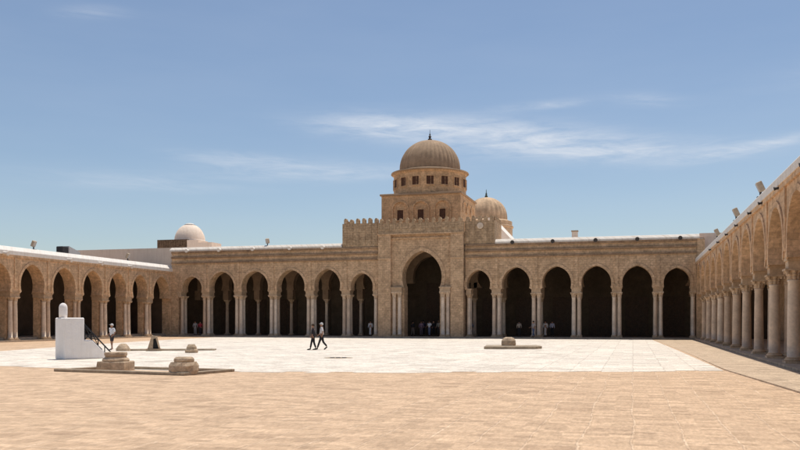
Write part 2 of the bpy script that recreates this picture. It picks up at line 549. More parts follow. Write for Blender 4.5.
class ColumnKind:
    def __init__(s, z0, zcap, ztop, r):
        h = zcap - z0
        sh = MB()
        prof = [(r * 1.06, 0.2), (r * 1.0, 0.32)] + [(r * (1.0 - 0.13 * k / 6 + 0.02 * math.sin(PI * k / 6)), 0.32 + (h - 0.42) * k / 6) for k in range(7)] + [(r * 0.98, h - 0.06), (r * 0.98, h)]
        sh.lathe(prof, 18)
        s.shaft = sh.mesh('column', M['column'], True)
        b = MB()
        b.box(-r * 1.45, r * 1.45, -r * 1.45, r * 1.45, 0.0, 0.1)
        b.lathe([(r * 1.25, 0.1), (r * 1.42, 0.13), (r * 1.42, 0.17), (r * 1.2, 0.2), (r * 1.26, 0.235), (r * 1.05, 0.25)], 18)
        s.base = b.mesh('base', M['capital'], False)
        c = MB()
        H = ztop - zcap
        c.lathe([(r * 0.92, 0), (r * 1.08, H * 0.1), (r * 1.02, H * 0.35), (r * 1.2, H * 0.45), (r * 1.16, H * 0.6), (r * 1.45, H * 0.82)], 32, lobes=8, amp=0.16)
        for i in range(4):
            a = PI / 4 + i * PI / 2
            c.lathe([(r * 0.22, -r * 0.3), (r * 0.34, 0), (r * 0.22, r * 0.3)], 8, (math.cos(a) * r * 1.5, math.sin(a) * r * 1.5, H * 0.72))
        c.box(-r * 1.5, r * 1.5, -r * 1.5, r * 1.5, H * 0.82, H)
        s.cap = c.mesh('capital', M['capital'], False)
        s.h = h
        s.z0 = z0

    def place(s, parent, x, y):
        o = link('column', s.shaft, parent, (x, y, s.z0), (0, 0, random.uniform(0, 6)))
        o.rotation_euler = (0, 0, random.choice((0, PI / 2, PI, -PI / 2)))
        w = random.uniform(0.9, 1.1)                                   # reused columns: no two quite alike
        o.scale = (w, w, 1)
        link('base', s.base, o, (0, 0, 0))
        link('capital', s.cap, o, (0, 0, s.h))
        return o


# ------------------------------------------------------------------ prayer hall (the domed front across the court)
hall = thing('prayer_hall', 'long sandstone prayer hall front with thirteen arches and a tall central portal', 'prayer hall', (0, 88, 0))
HY = 88.0
Z0 = 0.15
bays_l = [(-50.27, 1.28, 7.1), (-46.40, 1.62, 7.62), (-42.16, 1.68, 7.62), (-37.66, 1.70, 7.70), (-33.22, 1.55, 7.72), (-29.12, 1.29, 7.2)]
bays_r = [(-15.96, 1.27, 7.32), (-11.95, 1.48, 7.58), (-7.70, 1.50, 7.60), (-3.66, 1.50, 7.58), (0.42, 1.48, 7.52), (4.28, 1.29, 7.24)]
TH = 1.25
ZI = 5.32                                           # top of the impost blocks
ckf = ColumnKind(Z0, 4.30, 4.82, 0.205)
sup = []                                            # support lines


def bay_run(bays, ustart, uend):
    b = [ustart] + [((bays[i][0] + bays[i][1]) + (bays[i + 1][0] - bays[i + 1][1])) / 2 for i in range(len(bays) - 1)] + [uend]
    return b


for bays, us, ue in ((bays_l, -53.0, -27.2), (bays_r, -17.4, 6.15)):
    bb = bay_run(bays, us, ue)
    wall = MB()
    for i, (uc, a, ap) in enumerate(bays):
        pts = arch_pts(uc, a, ZI, ap)
        arch_bay(wall, bb[i], bb[i + 1], ZI, 10.1, pts, 0.0, TH)
    # end faces and solid end piers
    for k, u in enumerate(bb):
        if 0 < k < len(bb) - 1:
            sup.append(u)
            wall.box(u - 0.17, u + 0.17, -0.075, 0.0, ZI + 0.35, 8.62)       # thin pilaster strip above each support
            wall.box(u - 0.25, u + 0.25, -0.10, 0.0, ZI, ZI + 0.35)
    # two string courses with a sunk band between, top course
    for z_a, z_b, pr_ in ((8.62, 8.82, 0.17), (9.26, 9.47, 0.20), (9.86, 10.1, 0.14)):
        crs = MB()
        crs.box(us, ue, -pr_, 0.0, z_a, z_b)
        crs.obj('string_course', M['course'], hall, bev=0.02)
    wall.obj('wall', M['facade'], hall)

# white roof parapet of the front
for us, ue in ((-53.2, -31.45), (-14.15, 6.4)):
    par = MB()
    par.prism([(-0.16, 10.1), (0.7, 10.1), (0.7, 10.5), (0.35, 10.6), (0.2, 10.56), (-0.12, 10.32), (-0.16, 10.26)], us, ue, 'yz')
    par.obj('parapet', M['parapet'], hall)


def cluster(parent, kind, u, along, depth, w0, zi0, zi1, hw, hd, axis, name='impost', dcen=None):
    """columns (offsets along and in depth) under one impost block; axis 'x' for the front, else +-1 for side arcades"""
    for a in along:
        for d in depth:
            if axis == 'x':
                kind.place(parent, u + a, w0 + d)
            else:
                kind.place(parent, w0 + d * axis, u + a)
    m = MB()
    m.box(-hw, hw, -hd, hd, 0, (zi1 - zi0) * 0.72)
    m.box(-hw - 0.06, hw + 0.06, -hd - 0.06, hd + 0.06, (zi1 - zi0) * 0.72 + 0.002, zi1 - zi0 - 0.003)
    dm = (min(depth) + max(depth)) / 2 if dcen is None else dcen
    if axis == 'x':
        m.obj(name, M['impost'], parent, loc=(u, w0 + dm, zi0))
    else:
        m.obj(name, M['impost'], parent, loc=(w0 + dm * axis, u, zi0), rot=(0, 0, PI / 2))


for u in sup:
    cluster(hall, ckf, u, (-0.27, 0.27), (0.26, 0.96), 0, 4.82, ZI, 0.48, 0.60, 'x')
# half supports against the corner piers and beside the portal
for u, dirs in ((-52.0, (0.27,)), (-27.55, (-0.0,)), (-17.05, (0.0,)), (5.82, (0.0,))):
    cluster(hall, ckf, u, dirs, (0.26, 0.96), 0, 4.82, ZI, 0.27, 0.60, 'x')
pier = MB()
pier.box(-53.0, -52.1, 0.02, TH - 0.02, Z0, ZI - 0.002)
pier.obj('corner_pier', M['facade'], hall)
pier = MB()
pier.box(6.12, 6.9, 0.0, TH, Z0, 10.1)
pier.obj('corner_pier', M['facade'], hall)

# portal: recessed panel between two pylons, tall horseshoe arch
PC = -22.15
portal = MB()
ppts = arch_pts(PC, 2.22, 5.55, 9.5, 6.65, 24)
arch_bay(portal, -25.6, -18.9, Z0, 11.3, ppts, -0.25, TH, ring=0.42, proud=0.09, jamb=Z0)
for x0, x1 in ((-27.05, -25.6), (-18.9, -17.5)):
    portal.box(x0, x1, -0.6, TH, Z0, 11.3)
    portal.box(x0 - 0.05, x1 + 0.05, -0.66, -0.6, 8.62, 8.78)
portal.box(-25.6, -18.9, -0.40, -0.25, 10.85, 11.0)
portal.box(-27.1, -17.45, -0.68, 0.9, 11.3, 11.45)
portal.obj('portal_wall', M['facade'], hall)
ckp = ColumnKind(Z0, 4.42, 5.02, 0.21)
for us in ((-25.2, -24.6), (-19.75, -19.2)):
    for u in us:
        ckp.place(hall, u, -0.53)
    m = MB()
    m.box(us[0] - 0.3, us[1] + 0.3, -0.81, -0.25, 5.02, 5.40)
    m.box(us[0] - 0.36, us[1] + 0.36, -0.87, -0.25, 5.402, 5.55)
    m.obj('impost', M['impost'], hall)

# crenellated upper wall with rounded merlons and rib-like pilasters
cren = MB()


def cren_run(x0, x1, yf, zb, ztop, ribs_from, th=0.45):
    L = x1 - x0
    n = max(2, round(L / 0.72))
    st_ = L / n
    cren.box(x0, x1, yf, yf + th, zb, ztop - 0.55)
    for i in range(n):
        c = x0 + (i + 0.5) * st_ + random.uniform(-0.02, 0.02)
        w = 0.175 + random.uniform(-0.015, 0.02)
        t = ztop + random.uniform(-0.09, 0.04)
        poly = [(c - w, ztop - 0.55), (c + w, ztop - 0.55), (c + w, t - 0.2), (c + w * 0.7, t - 0.06), (c + w * 0.25, t), (c - w * 0.25, t), (c - w * 0.7, t - 0.06), (c - w, t - 0.2)]
        cren.prism(poly, yf - 0.06, yf + th - 0.002, 'xz')
        cren.box(c - w * 0.9, c + w * 0.9, yf - 0.06, yf, ribs_from, ztop - 0.552)


cren_run(-27.05, -17.5, -0.6, 11.45, 13.1, 11.9)
cren_run(-31.4, -27.07, -0.05, 10.1, 13.28, 10.3)
cren_run(-17.48, -14.2, -0.05, 10.1, 13.15, 10.3)
for x in (-31.4, -14.65):                                              # side returns running back to the tower
    cren.box(x, x + 0.45, 0.42, 4.6, 10.1, 12.6)
    for k in range(6):
        cren.box(x, x + 0.448, 0.6 + k * 0.72, 1.0 + k * 0.72, 12.6, 13.1)
cren.obj('crenellated_parapet', M['cren'], hall)
# small round stone set in the crenellated wall
md = MB()
md.lathe([(0.34, 0), (0.34, 0.06), (0.2, 0.09)], 20, mat=Matrix.Translation((-15.75, -0.155, 12.05)) @ Matrix.Rotation(R(90), 4, 'X'))
md.obj('roundel', M['column'], hall)

# second row of arches inside the gallery
inner = MB()
IY, ITH = 5.0, 0.9
cki = ColumnKind(Z0, 3.95, 4.45, 0.2)
isup = [-52.4] + sup[:5] + [-27.2, -17.4] + sup[5:] + [6.1]
for i in range(len(isup) - 1):
    u0, u1 = isup[i], isup[i + 1]
    if u1 - u0 > 6:
        pts = arch_pts(PC, 2.4, 6.2, 9.3, 6.9, 14)
        arch_bay(inner, u0, u1, 6.2, 9.8, pts, IY, IY + ITH, ring=0)
    else:
        uc = (u0 + u1) / 2
        pts = arch_pts(uc, (u1 - u0) / 2 - 0.42, 5.6, 8.3, None, 14)
        arch_bay(inner, u0, u1, 5.6, 9.8, pts, IY, IY + ITH, ring=0)
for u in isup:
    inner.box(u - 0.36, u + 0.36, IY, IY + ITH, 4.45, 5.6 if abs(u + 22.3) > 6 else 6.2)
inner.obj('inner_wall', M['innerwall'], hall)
for u in isup[1:-1]:
    cki.place(hall, u, IY + ITH / 2)
# body of the hall: gallery back wall with doors, ceiling, roof, floor
body = MB()
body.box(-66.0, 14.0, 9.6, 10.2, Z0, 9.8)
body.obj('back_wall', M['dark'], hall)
ceil = MB()
ceil.box(-66.0, 14.0, TH + 0.004, 40, 9.8, 10.0)
ceil.obj('roof', M['wood'], hall)
rt = MB()
rt.box(-69.9, 25.9, 2.0, 60, 10.02, 10.3)
rt.obj('roof_terrace', M['pink'], hall)
fl = MB()
fl.box(-53.6, 6.9, 1.4, 9.6, 0.0, Z0)
fl.obj('gallery_floor', M['floor'], hall)
stp = MB()
stp.box(-53.6, 6.6, -1.55, 1.4, 0.0, Z0 - 0.003)
stp.obj('step', M['step'], hall, bev=0.01)
for uc in [b[0] for b in bays_l] + [PC] + [b[0] for b in bays_r]:
    d = MB()
    w, h = (1.9, 6.4) if uc == PC else (1.25, 4.6)
    d.box(uc - w, uc + w, 9.48, 9.6, Z0, h)
    for s_ in (-1, 1):
        for k in range(4):
            z0_ = Z0 + 0.25 + k * (h - 0.5) / 4
            d.box(uc + s_ * w * 0.5 - w * 0.36, uc + s_ * w * 0.5 + w * 0.36, 9.43, 9.48, z0_, z0_ + (h - 0.5) / 4 - 0.2)
    d.obj('door', M['wood'], hall)
# whitewashed blank walls where the hall runs on past both arcades
for x0, x1, z1 in ((-70, -53.02, 10.7), (6.5, 26, 10.75)):
    w_ = MB()
    w_.box(x0, x1, 1.2, 1.95, 0 if x0 < 0 else 10.31, z1)
    if x0 > 0:
        w_.box(6.92, x1, 1.2, 1.95, 0, 10.305)
    w_.obj('side_wall', M['pink'], hall)
# white sloping buttress beside the nave roof behind the tower
gb = MB()
gb.prism([(-18.3, 12.4), (-15.5, 12.4), (-15.5, 12.75), (-17.95, 15.4), (-18.3, 15.4)], 20, 30, 'xz')
gb.obj('buttress', M['white'], hall)


# water spouts on the front
def spout(parent, x, y, z, rz, mat, s=1.0):
    m = MB()
    m.tube((0, 0, 0), (0, -0.42 * s, -0.05 * s), 0.12 * s, 10)
    m.tube((0, -0.38 * s, -0.04 * s), (0, -0.46 * s, -0.06 * s), 0.17 * s, 10)
    return m.obj('waterspout', mat, parent, loc=(x, y, z), rot=(0, 0, rz))


for x in (-12.25, -8.05, -3.7, 0.42, 4.55):
    spout(hall, x, -0.08, 10.22, 0, M['darkmetal'], 1.25)
for x in (-50.7, -46.5, -42.2, -37.6, -33.6):
    spout(hall, x, -0.08, 10.18, 0, M['white'], 1.25)


# ------------------------------------------------------------------ domed tower over the portal
tw = thing('domed_tower', 'square sandstone tower with round drum and ribbed brown dome behind the battlements', 'dome tower', (-23.4, 96.6, 10.3))
b = MB()
b.box(-4.65, 4.65, -4.6, 4.6, 0, 5.98)
for c in (-2.38, 0.05, 2.6):                                            # blind niches
    arch = arch_pts(c, 0.86, 4.05, 5.2, 4.3, 12)
    mid = Vector((c, 4.3))
    for i in range(len(arch) - 1):
        p, q = arch[i], arch[i + 1]
        o1 = mid + (Vector(p) - mid) * 1.2
        o2 = mid + (Vector(q) - mid) * 1.2
        b.prism([p, q, (o2.x, o2.y), (o1.x, o1.y)], -4.76, -4.6, 'xz')
    for s_ in (-1, 1):
        b.box(c + s_ * 0.93 - 0.09, c + s_ * 0.93 + 0.09, -4.76, -4.6, 2.6, 4.05)
for c in (-2.4, 0.0, 2.4):                                              # the same on the sunny side
    arch = arch_pts(c, 0.86, 4.05, 5.2, 4.3, 12)
    mid = Vector((c, 4.3))
    for i in range(len(arch) - 1):
        p, q = arch[i], arch[i + 1]
        o1 = mid + (Vector(p) - mid) * 1.2
        o2 = mid + (Vector(q) - mid) * 1.2
        b.prism([p, q, (o2.x, o2.y), (o1.x, o1.y)], 4.65, 4.72, 'yz')
b.obj('base', M['tower'], tw)
cn = MB()
cn.box(-4.82, 4.82, -4.78, 4.78, 5.98, 6.2)
cn.obj('cornice', M['dome'], tw, bev=0.03)


def tower_window(mat, w, h, parent):
    f = MB()
    for x0, x1, z0, z1 in ((-w - 0.1, -w, -h, h), (w, w + 0.1, -h, h), (-w - 0.1, w + 0.1, h, h + 0.1), (-w - 0.1, w + 0.1, -h - 0.12, -h)):
        f.box(x0, x1, -0.09, 0.02, z0, z1, mat)
    fo = f.obj('window', M['tower'], parent)
    p = MB()
    p.box(-w, w, -0.018, 0.02, -h, h, mat)
    p.box(-0.03, 0.03, -0.045, -0.018, -h, h, mat)
    p.box(-w, w, -0.04, -0.018, -0.03, 0.03, mat)
    p.obj('shutter', M['shutter'], fo)


for c in (-2.38, 0.05, 2.6):
    tower_window(Matrix.Translation((c, -4.6, 3.72)), 0.36, 0.58, tw)
dr = MB()
dr.lathe([(4.32, 6.2), (4.32, 8.75), (4.42, 8.8), (4.42, 8.95)], 48)
dr.obj('drum', M['tower'], tw)
dc = MB()
dc.lathe([(4.42, 8.95), (4.66, 9.0), (4.62, 9.12), (3.8, 9.32)], 48)
dc.obj('drum_cornice', M['dome'], tw)
for k in range(16):
    a = R(-90 - 15.7 + 7 + 22.5 * k)
    tower_window(Matrix.Rotation(a + PI / 2, 4, 'Z') @ Matrix.Translation((0, -4.30, 7.72)), 0.41, 0.48, tw)
dm = MB()
prof = []
for i in range(25):
    t = PI / 2 * i / 24
    r = 3.62 * math.cos(t) ** 0.92 * (1 + 0.035 * math.sin(2 * t))
    prof.append((max(r, 0.05), 9.30 + 3.82 * math.sin(t)))
prof = [(3.55, 9.1)] + prof
dm.lathe(prof, 240, lobes=40, amp=0.032)
dome = dm.obj('dome', M['dome'], tw, smooth=True)
fn = MB()
fn.lathe([(0.05, 0), (0.22, 0.02), (0.26, 0.2), (0.1, 0.34), (0.17, 0.48), (0.17, 0.56), (0.06, 0.66), (0.1, 0.78), (0.03, 0.9), (0.02, 1.35)], 12, (0, 0, 13.08))
fn.obj('finial', M['darkmetal'], dome)

# ------------------------------------------------------------------ second ribbed dome further back
d2 = thing('ribbed_dome', 'smaller sunlit ribbed stone dome half hidden behind the square tower', 'dome', (-21.47, 125, 10.3))
m = MB()
m.lathe([(3.95, 0), (3.95, 5.5), (4.1, 5.6), (4.1, 5.8), (3.9, 5.9), (3.9, 6.5), (3.3, 6.75)], 48)
m.obj('drum', M['dome2'], d2)
m = MB()
prof = [(3.12, 6.5)]
for i in range(21):
    t = PI / 2 * i / 20
    prof.append((max(0.05, 3.2 * math.cos(t) ** 0.95 * (1 + 0.04 * math.sin(2 * t))), 6.75 + 3.55 * math.sin(t)))
m.lathe(prof, 144, lobes=24, amp=0.06)
dd = m.obj('dome', M['dome2'], d2, smooth=True)
m = MB()
m.lathe([(0.05, 0), (0.2, 0.02), (0.24, 0.25), (0.1, 0.4), (0.16, 0.55), (0.06, 0.75), (0.03, 1.25)], 12, (0, 0, 10.26))
m.obj('finial', M['green'], dd)

# ------------------------------------------------------------------ little white dome on the left part of the roof
wd = thing('white_dome', 'small whitewashed dome beside a low brown block on the roof above the left corner', 'dome', (-55.75, 97, 10.3))
m = MB()
m.lathe([(2.1, 0), (2.1, 1.9)] + [(max(0.04, 1.98 * math.cos(PI / 2 * i / 14)), 1.9 + 2.3 * math.sin(PI / 2 * i / 14)) for i in range(15)], 48)
m.obj('dome', M['pink'], wd, smooth=True)
m = MB()
m.lathe([(0.8, 4.02), (0.45, 4.24), (0.05, 4.32)], 24)
m.obj('painted_lit_top', M['white'], wd, smooth=True)  # whiter cap: the dome's sunlit top is put into the colour
m = MB()
m.box(-2.95, 1.3, -3.0, -2.4, 0, 1.92)
for k in range(12):
    m.box(-2.85 + k * 0.34, -2.72 + k * 0.34, -3.05, -3.0, 0.9, 1.78)
m.obj('brown_block', M['brownblock'], wd)
m = MB()
m.box(1.32, 2.9, -3.0, -0.5, 0, 1.8)
m.box(2.9, 4.8, -3.0, -0.5, 0, 1.45)
m.obj('white_block', M['pink'], wd)


# ------------------------------------------------------------------ side arcades
def side_arcade(name, label, X, sgn, supports, along, hw_gap, ystart, apex):
    """sgn = +1: the gallery lies towards +X (right-hand side); supports = Y of each column group, far to near"""
    t = thing(name, label, 'arcade', (X, 0, 0))
    ck = ColumnKind(0.12, 3.66, 4.02, 0.235 if sgn > 0 else 0.2)
    if sgn > 0:
        ck = ColumnKind(0.12, 3.60, 4.05, 0.25)
    zi = 4.5
    mb = MB()
    ys = supports
    for i in range(len(ys) - 1):
        y1, y0 = ys[i], ys[i + 1]
        c = (y0 + y1) / 2
        a = (y1 - y0) / 2 - hw_gap
        arch_bay(mb, y0, y1, zi, 7.72, arch_pts(c, a, zi, apex + random.uniform(-0.04, 0.04)), 0.0, TH, ring=0.26, proud=0.06)
    for y in ys[1:]:
        mb.box(y - 0.14, y + 0.14, -0.07, 0.0, zi + 0.3, 7.5)
    mb.box(ys[-1], ys[0], -0.10, 0.0, 7.5, 7.72)
    # (u, w, z) -> world: u is Y, w goes into the gallery
    mb.v = [(w * sgn, u, z) for (u, w, z) in mb.v]
    mb.obj('wall', M['side'], t)
    for k, y in enumerate(ys):
        if k == 0:
            continue
        cluster(t, ck, y, along, (0.30, 0.96) if sgn > 0 else (0.28,), 0.0, 4.05 if sgn > 0 else 4.02, zi, max(along) + 0.30 if len(along) > 1 else 0.36, 0.62, sgn, dcen=0.66)
    if sgn < 0:
        for y in ys[1:]:
            q = MB()
            q.box(-1.30, -0.56, y - 0.5, y + 0.5, 0.1, 4.02)
            q.obj('pier', M['side'], t)
    p = MB()
    pr = [(-0.14, 7.72), (0.9, 7.72), (0.9, 8.40), (0.45, 8.5), (0.25, 8.46), (-0.10, 8.12), (-0.14, 8.06)]
    p.prism([(a * sgn, z) for a, z in pr], ys[-1], ys[0] + 0.05, 'xz')
    p.obj('parapet', M['pink' if False else 'white'], t)
    g_ = MB()
    x0, x1 = (TH, 7.6) if sgn > 0 else (-7.6, -TH)
    g_.box(min(7.0 * sgn, 7.6 * sgn), max(7.0 * sgn, 7.6 * sgn), ys[-1], 87.9, 0, 7.5)
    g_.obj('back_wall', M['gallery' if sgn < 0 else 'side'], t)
    e_ = MB()
    e_.box(min(TH * sgn, 7.0 * sgn), max(TH * sgn, 7.0 * sgn), 87.9, 88.3, 0, 7.5)
    e_.obj('end_wall', M['gallery'], t)
    e_ = MB()
    e_.box(min(0.02 * sgn, (TH - 0.01) * sgn), max(0.02 * sgn, (TH - 0.01) * sgn), 87.9, 88.3, 0, 7.5)
    e_.obj('end_pier', M['side'], t)
    r_ = MB()
    r_.box(min(TH * sgn, 7.6 * sgn), max(TH * sgn, 7.6 * sgn), ys[-1], 87.9, 7.5, 7.7)
    r_.obj('roof', M['dark'], t)
    f_ = MB()
    f_.box(min(-0.32 * sgn, 7.0 * sgn), max(-0.32 * sgn, 7.0 * sgn), ys[-1], 86.4, 0, 0.12)
    f_.obj('step', M['step' if sgn < 0 else 'walk'], t, bev=0.01)
    if sgn < 0:
        f_ = MB()
        f_.box(-7.0, -0.75, ys[-1], 87.9, 0.12, 0.36)
        f_.obj('gallery_floor', M['step'], t, bev=0.01)
    return t


lsup = [88.0, 83.4, 79.3, 75.1, 70.8, 66.3, 61.95, 57.6, 53.2, 48.8, 44.4]
larc = side_arcade('arcade', 'sandstone arcade with paired columns along the left side of the court', -53.0, -1, lsup, (-0.3, 0.3), 0.62, 44, 7.0)
rsup = [87.9, 82.4, 77.45, 72.4, 67.5, 62.75, 57.5, 52.75, 47.7, 42.65, 37.75, 32.8, 27.8, 22.8, 17.8, 12.8]
rarc = side_arcade('arcade', 'sandstone arcade of tall marble columns running along the right side of the court', 6.15, 1, rsup, (0.0,), 0.55, 10, 6.9)
for y in (60.4, 68.9, 73.8, 79.0):
    spout(larc, 0.06, y, 7.82, R(90), M['white'], 1.2)
for y in (33.2, 38.9, 43.6, 47.5, 53.4, 58.8, 64.5, 71.0):
    spout(rarc, -0.06, y, 7.62, R(-90), M['darkmetal'], 0.5)


# ------------------------------------------------------------------ lamps and other things on the roofs
def floodlight():
    t = thing('floodlight', '', 'floodlight', group='floodlights on the roof edges')
    m = MB()
    m.tube((0, 0, 0), (0, 0, 0.35), 0.06, 8)
    m.box(-0.18, 0.18, -0.18, 0.18, 0, 0.05)
    m.obj('bracket', M['darkmetal'], t)
    tilt = Matrix.Translation((0, 0, 0.55)) @ Matrix.Rotation(R(24), 4, 'X')
    m = MB()
    m.box(-0.19, 0.19, -0.15, 0.15, -0.26, 0.30, tilt)
    h_ = m.obj('housing', M['lampgrey'], t, bev=0.03)
    m = MB()
    m.box(-0.15, 0.15, -0.165, -0.15, -0.22, 0.26, tilt)
    m.obj('lens', M['panel'], h_)
    return t


fl0 = floodlight()
spots = [((6.55, 47.8, 8.46), R(-90), 'nearest and largest floodlight on the white parapet of the right arcade'),
         ((6.55, 58.6, 8.46), R(-90), 'middle floodlight on the white parapet of the right arcade'),
         ((6.55, 71.5, 8.46), R(-90), 'farthest and smallest floodlight on the right arcade parapet near the corner'),
         ((-53.5, 64.9, 8.45), R(90), 'floodlight on the left arcade parapet to the left of the dark roof unit'),
         ((-53.5, 79.8, 8.45), R(90), 'floodlight on the left arcade parapet near the whitewashed corner'),
         ((-40.8, 88.5, 10.55), 0.0, 'floodlight on the parapet of the prayer hall left of the battlements')]
for i, (loc, rz, lab) in enumerate(spots):
    if i == 0:
        fl0.location, fl0.rotation_euler = loc, (0, 0, rz)
        fl0['label'] = lab
    else:
        dup(fl0, loc, rz, lab)
ch = thing('chimney', 'short square chimney stub on the roof parapet right of the portal', 'chimney', (-5.9, 89.2, 10.3))
m = MB()
m.box(-0.3, 0.3, -0.25, 0.25, 0, 0.95)
m.obj('shaft', M['pink'], ch, bev=0.02)
m = MB()
m.box(-0.36, 0.36, -0.3, 0.3, 0.95, 1.08)
m.obj('cap', M['lampgrey'], ch)
un = thing('roof_unit', 'dark boxy unit with pale sloping side on the left arcade roof', 'roof unit', (-54.6, 70.6, 7.7))
m = MB()
m.box(-0.4, 0.4, -0.7, 0.15, 0.75, 1.55)
m.obj('body', M['darkmetal'], un, bev=0.06)
m = MB()
m.prism([(0.17, 0.7), (1.9, 0.7), (1.9, 1.15), (0.17, 1.62)], -0.45, 0.45, 'yz')
m.obj('sloping_panel', M['panel'], un)
m = MB()
for y_ in (-0.8, 1.4):
    for x_ in (-0.4, 0.4):
        m.box(x_ - 0.05, x_ + 0.05, y_ - 0.05, y_ + 0.05, 0, 0.6)
m.obj('stand', M['iron'], un)


# ------------------------------------------------------------------ white stepped sundial block with railing
e1 = Vector((0.49, 0.872, 0))
mb_rot = math.atan2(e1.y, e1.x)
sd = thing('stepped_block', 'white stepped sundial block with a small domed post and black railing', 'sundial', (-26.45, 34.2, 0), mb_rot)
m = MB()
m.prism([(0, 0), (2.28, 0), (2.28, 0.1), (1.42, 0.94), (1.02, 0.94), (1.02, 2.04), (0, 2.04)], 0, 1.05, 'xz')
m.obj('body', M['white2'], sd, bev=0.045)
m = MB()
m.lathe([(0.19, 0), (0.2, 0.2), (0.2, 0.48)] + [(max(0.01, 0.2 * math.cos(PI / 2 * i / 8)), 0.48 + 0.24 * math.sin(PI / 2 * i / 8)) for i in range(1, 9)], 24, (0.22, 0.62, 2.04))
m.obj('domed_post', M['white2'], sd, smooth=True)
m = MB()
A_, B_ = (1.02, 0.07, 1.72), (2.4, 0.07, 0.3)
m.tube(A_, B_, 0.035)
m.tube((1.02, 0.07, 1.3), (1.95, 0.07, 0.45), 0.025)
for k in range(5):
    t_ = k / 4
    x_ = 1.06 + t_ * 1.36
    zt_ = 1.72 + (0.25 - 1.72) * (x_ - 1.02) / 1.43
    zb_ = 0.94 if x_ < 1.42 else max(0.02, 0.94 - (x_ - 1.42) * 0.977)
    m.tube((x_, 0.07, zb_), (x_, 0.07, zt_ + 0.02), 0.028)
m.tube((1.06, 0.07, 0.96), (1.4, 0.07, 1.32), 0.022)
m.tube((1.06, 0.07, 1.64), (1.4, 0.07, 1.0), 0.022)
m.tube((1.4, 0.07, 1.0), (1.76, 0.07, 0.95), 0.022)
m.tube((1.4, 0.07, 1.32), (1.76, 0.07, 0.62), 0.022)
m.obj('railing', M['iron'], sd)


# ------------------------------------------------------------------ stone kerbs and old column bases lying in the court
def kerb_frame(name, label, pts, h, w):
    t = thing(name, label, 'kerb', (pts[0][0], pts[0][1], 0))
    c = Vector((sum(p[0] for p in pts) / len(pts), sum(p[1] for p in pts) / len(pts)))
    n = len(pts)
    for i in range(n):
        p, q = Vector(pts[i]), Vector(pts[(i + 1) % n])
        d = (q - p).normalized()
        nn = Vector((-d.y, d.x))
        if (c - p).dot(nn) < 0:
            nn = -nn
        L = (q - p).length
        m = MB()
        m.box(0, L - w, 0, w, 0, h * random.uniform(0.94, 1.05), Matrix.Translation((p.x - pts[0][0], p.y - pts[0][1], 0.004)) @ Matrix(((d.x, nn.x, 0, 0), (d.y, nn.y, 0, 0), (0, 0, 1, 0), (0, 0, 0, 1))))
        m.obj('kerb_stone', M['kerb'], t, bev=0.015)
    return t


kerb_frame('stone_kerb', 'low rectangular stone kerb framing the two nearest column bases', [(-20.8, 26.3), (-14.85, 25.45), (-14.25, 28.05), (-20.0, 28.65)], 0.10, 0.2)
kerb_frame('stone_kerb', 'low narrow stone kerb beside the triangular stump far left', [(-30.6, 45.3), (-25.5, 47.4), (-25.9, 48.4), (-31.0, 46.3)], 0.09, 0.2)
sl = MB()
sl.prism([(-9.5, 54.4), (-6.2, 55.35), (-5.9, 56.4), (-6.5, 58.6), (-9.9, 57.6)], 0.004, 0.19, 'xy')
sl = sl.obj('stone_slab', M['kerb'], None, bev=0.03)
tag(sl, 'flat low stone slab alone on the white paving right of the portal', 'slab')


def relic(name, label, loc, rz, parts):
    t = thing(name, label, 'column base', loc, rz, 'old column bases in the court')
    for nm, mb in parts:
        mb.obj(nm, M['relic'], t)
    return t


def rough(mb, j):
    j *= 0.55
    mb.v = [(x + random.uniform(-j, j), y + random.uniform(-j, j), z + random.uniform(-j, j) * 0.6) for x, y, z in mb.v]
    return mb


p1 = rough(MB().lathe([(0.74, 0), (0.745, 0.1), (0.74, 0.32), (0.70, 0.36)], 4, a0=PI / 4), 0.02)
p2 = rough(MB().lathe([(0.47, 0.34), (0.50, 0.40), (0.47, 0.46), (0.40, 0.50), (0.38, 0.55), (0.42, 0.58), (0.42, 0.66), (0.40, 0.70)], 20), 0.012)
relic('column_base', 'square plinth column base with round moulding at the left of the near kerb', (-18.85, 27.35, 0.004), R(12), [('plinth', p1), ('moulding', p2)])
p1 = rough(MB().lathe([(0.50, 0), (0.52, 0.16), (0.51, 0.32), (0.44, 0.44)], 16), 0.025)
p2 = rough(MB().lathe([(0.33, 0.42), (0.36, 0.5), (0.35, 0.56), (0.28, 0.62), (0.1, 0.60)], 16), 0.02)
relic('column_base', 'round worn column base at the right end of the near kerb', (-15.2, 26.05, 0.004), 0, [('drum', p1), ('moulding', p2)])
p1 = rough(MB().lathe([(0.44, 0), (0.43, 0.14), (0.32, 0.30), (0.2, 0.42), (0.1, 0.46)], 12), 0.03)
relic('column_base', 'small low stone stump just right of the visitor in white near the left arcade', (-30.6, 45.15, 0.004), 0, [('stump', p1)])
p1 = rough(MB().lathe([(0.36, 0), (0.38, 0.16), (0.30, 0.2), (0.29, 0.36), (0.22, 0.45), (0.2, 0.5)], 12), 0.02)
relic('column_base', 'small two tiered stone stump right of the triangular one', (-24.95, 43.6, 0.004), 0, [('stump', p1)])
p1 = rough(MB().lathe([(0.47, 0), (0.49, 0.15), (0.47, 0.34), (0.38, 0.5), (0.2, 0.58)], 14), 0.03)
relic('column_base', 'rounded boulder like column base standing on the flat slab right of the portal', (-8.15, 56.4, 0.19), 0, [('stump', p1)])
ws = thing('stone_stump', 'tall triangular stone stump with a dark hollow in its face', 'stump', (-28.75, 45.65, 0.004), R(32))
m = MB()
m.box(-0.45, 0.45, -0.35, 0.35, 0, 0.14)
rough(m, 0.01).obj('plinth', M['relic'], ws)
m = MB()
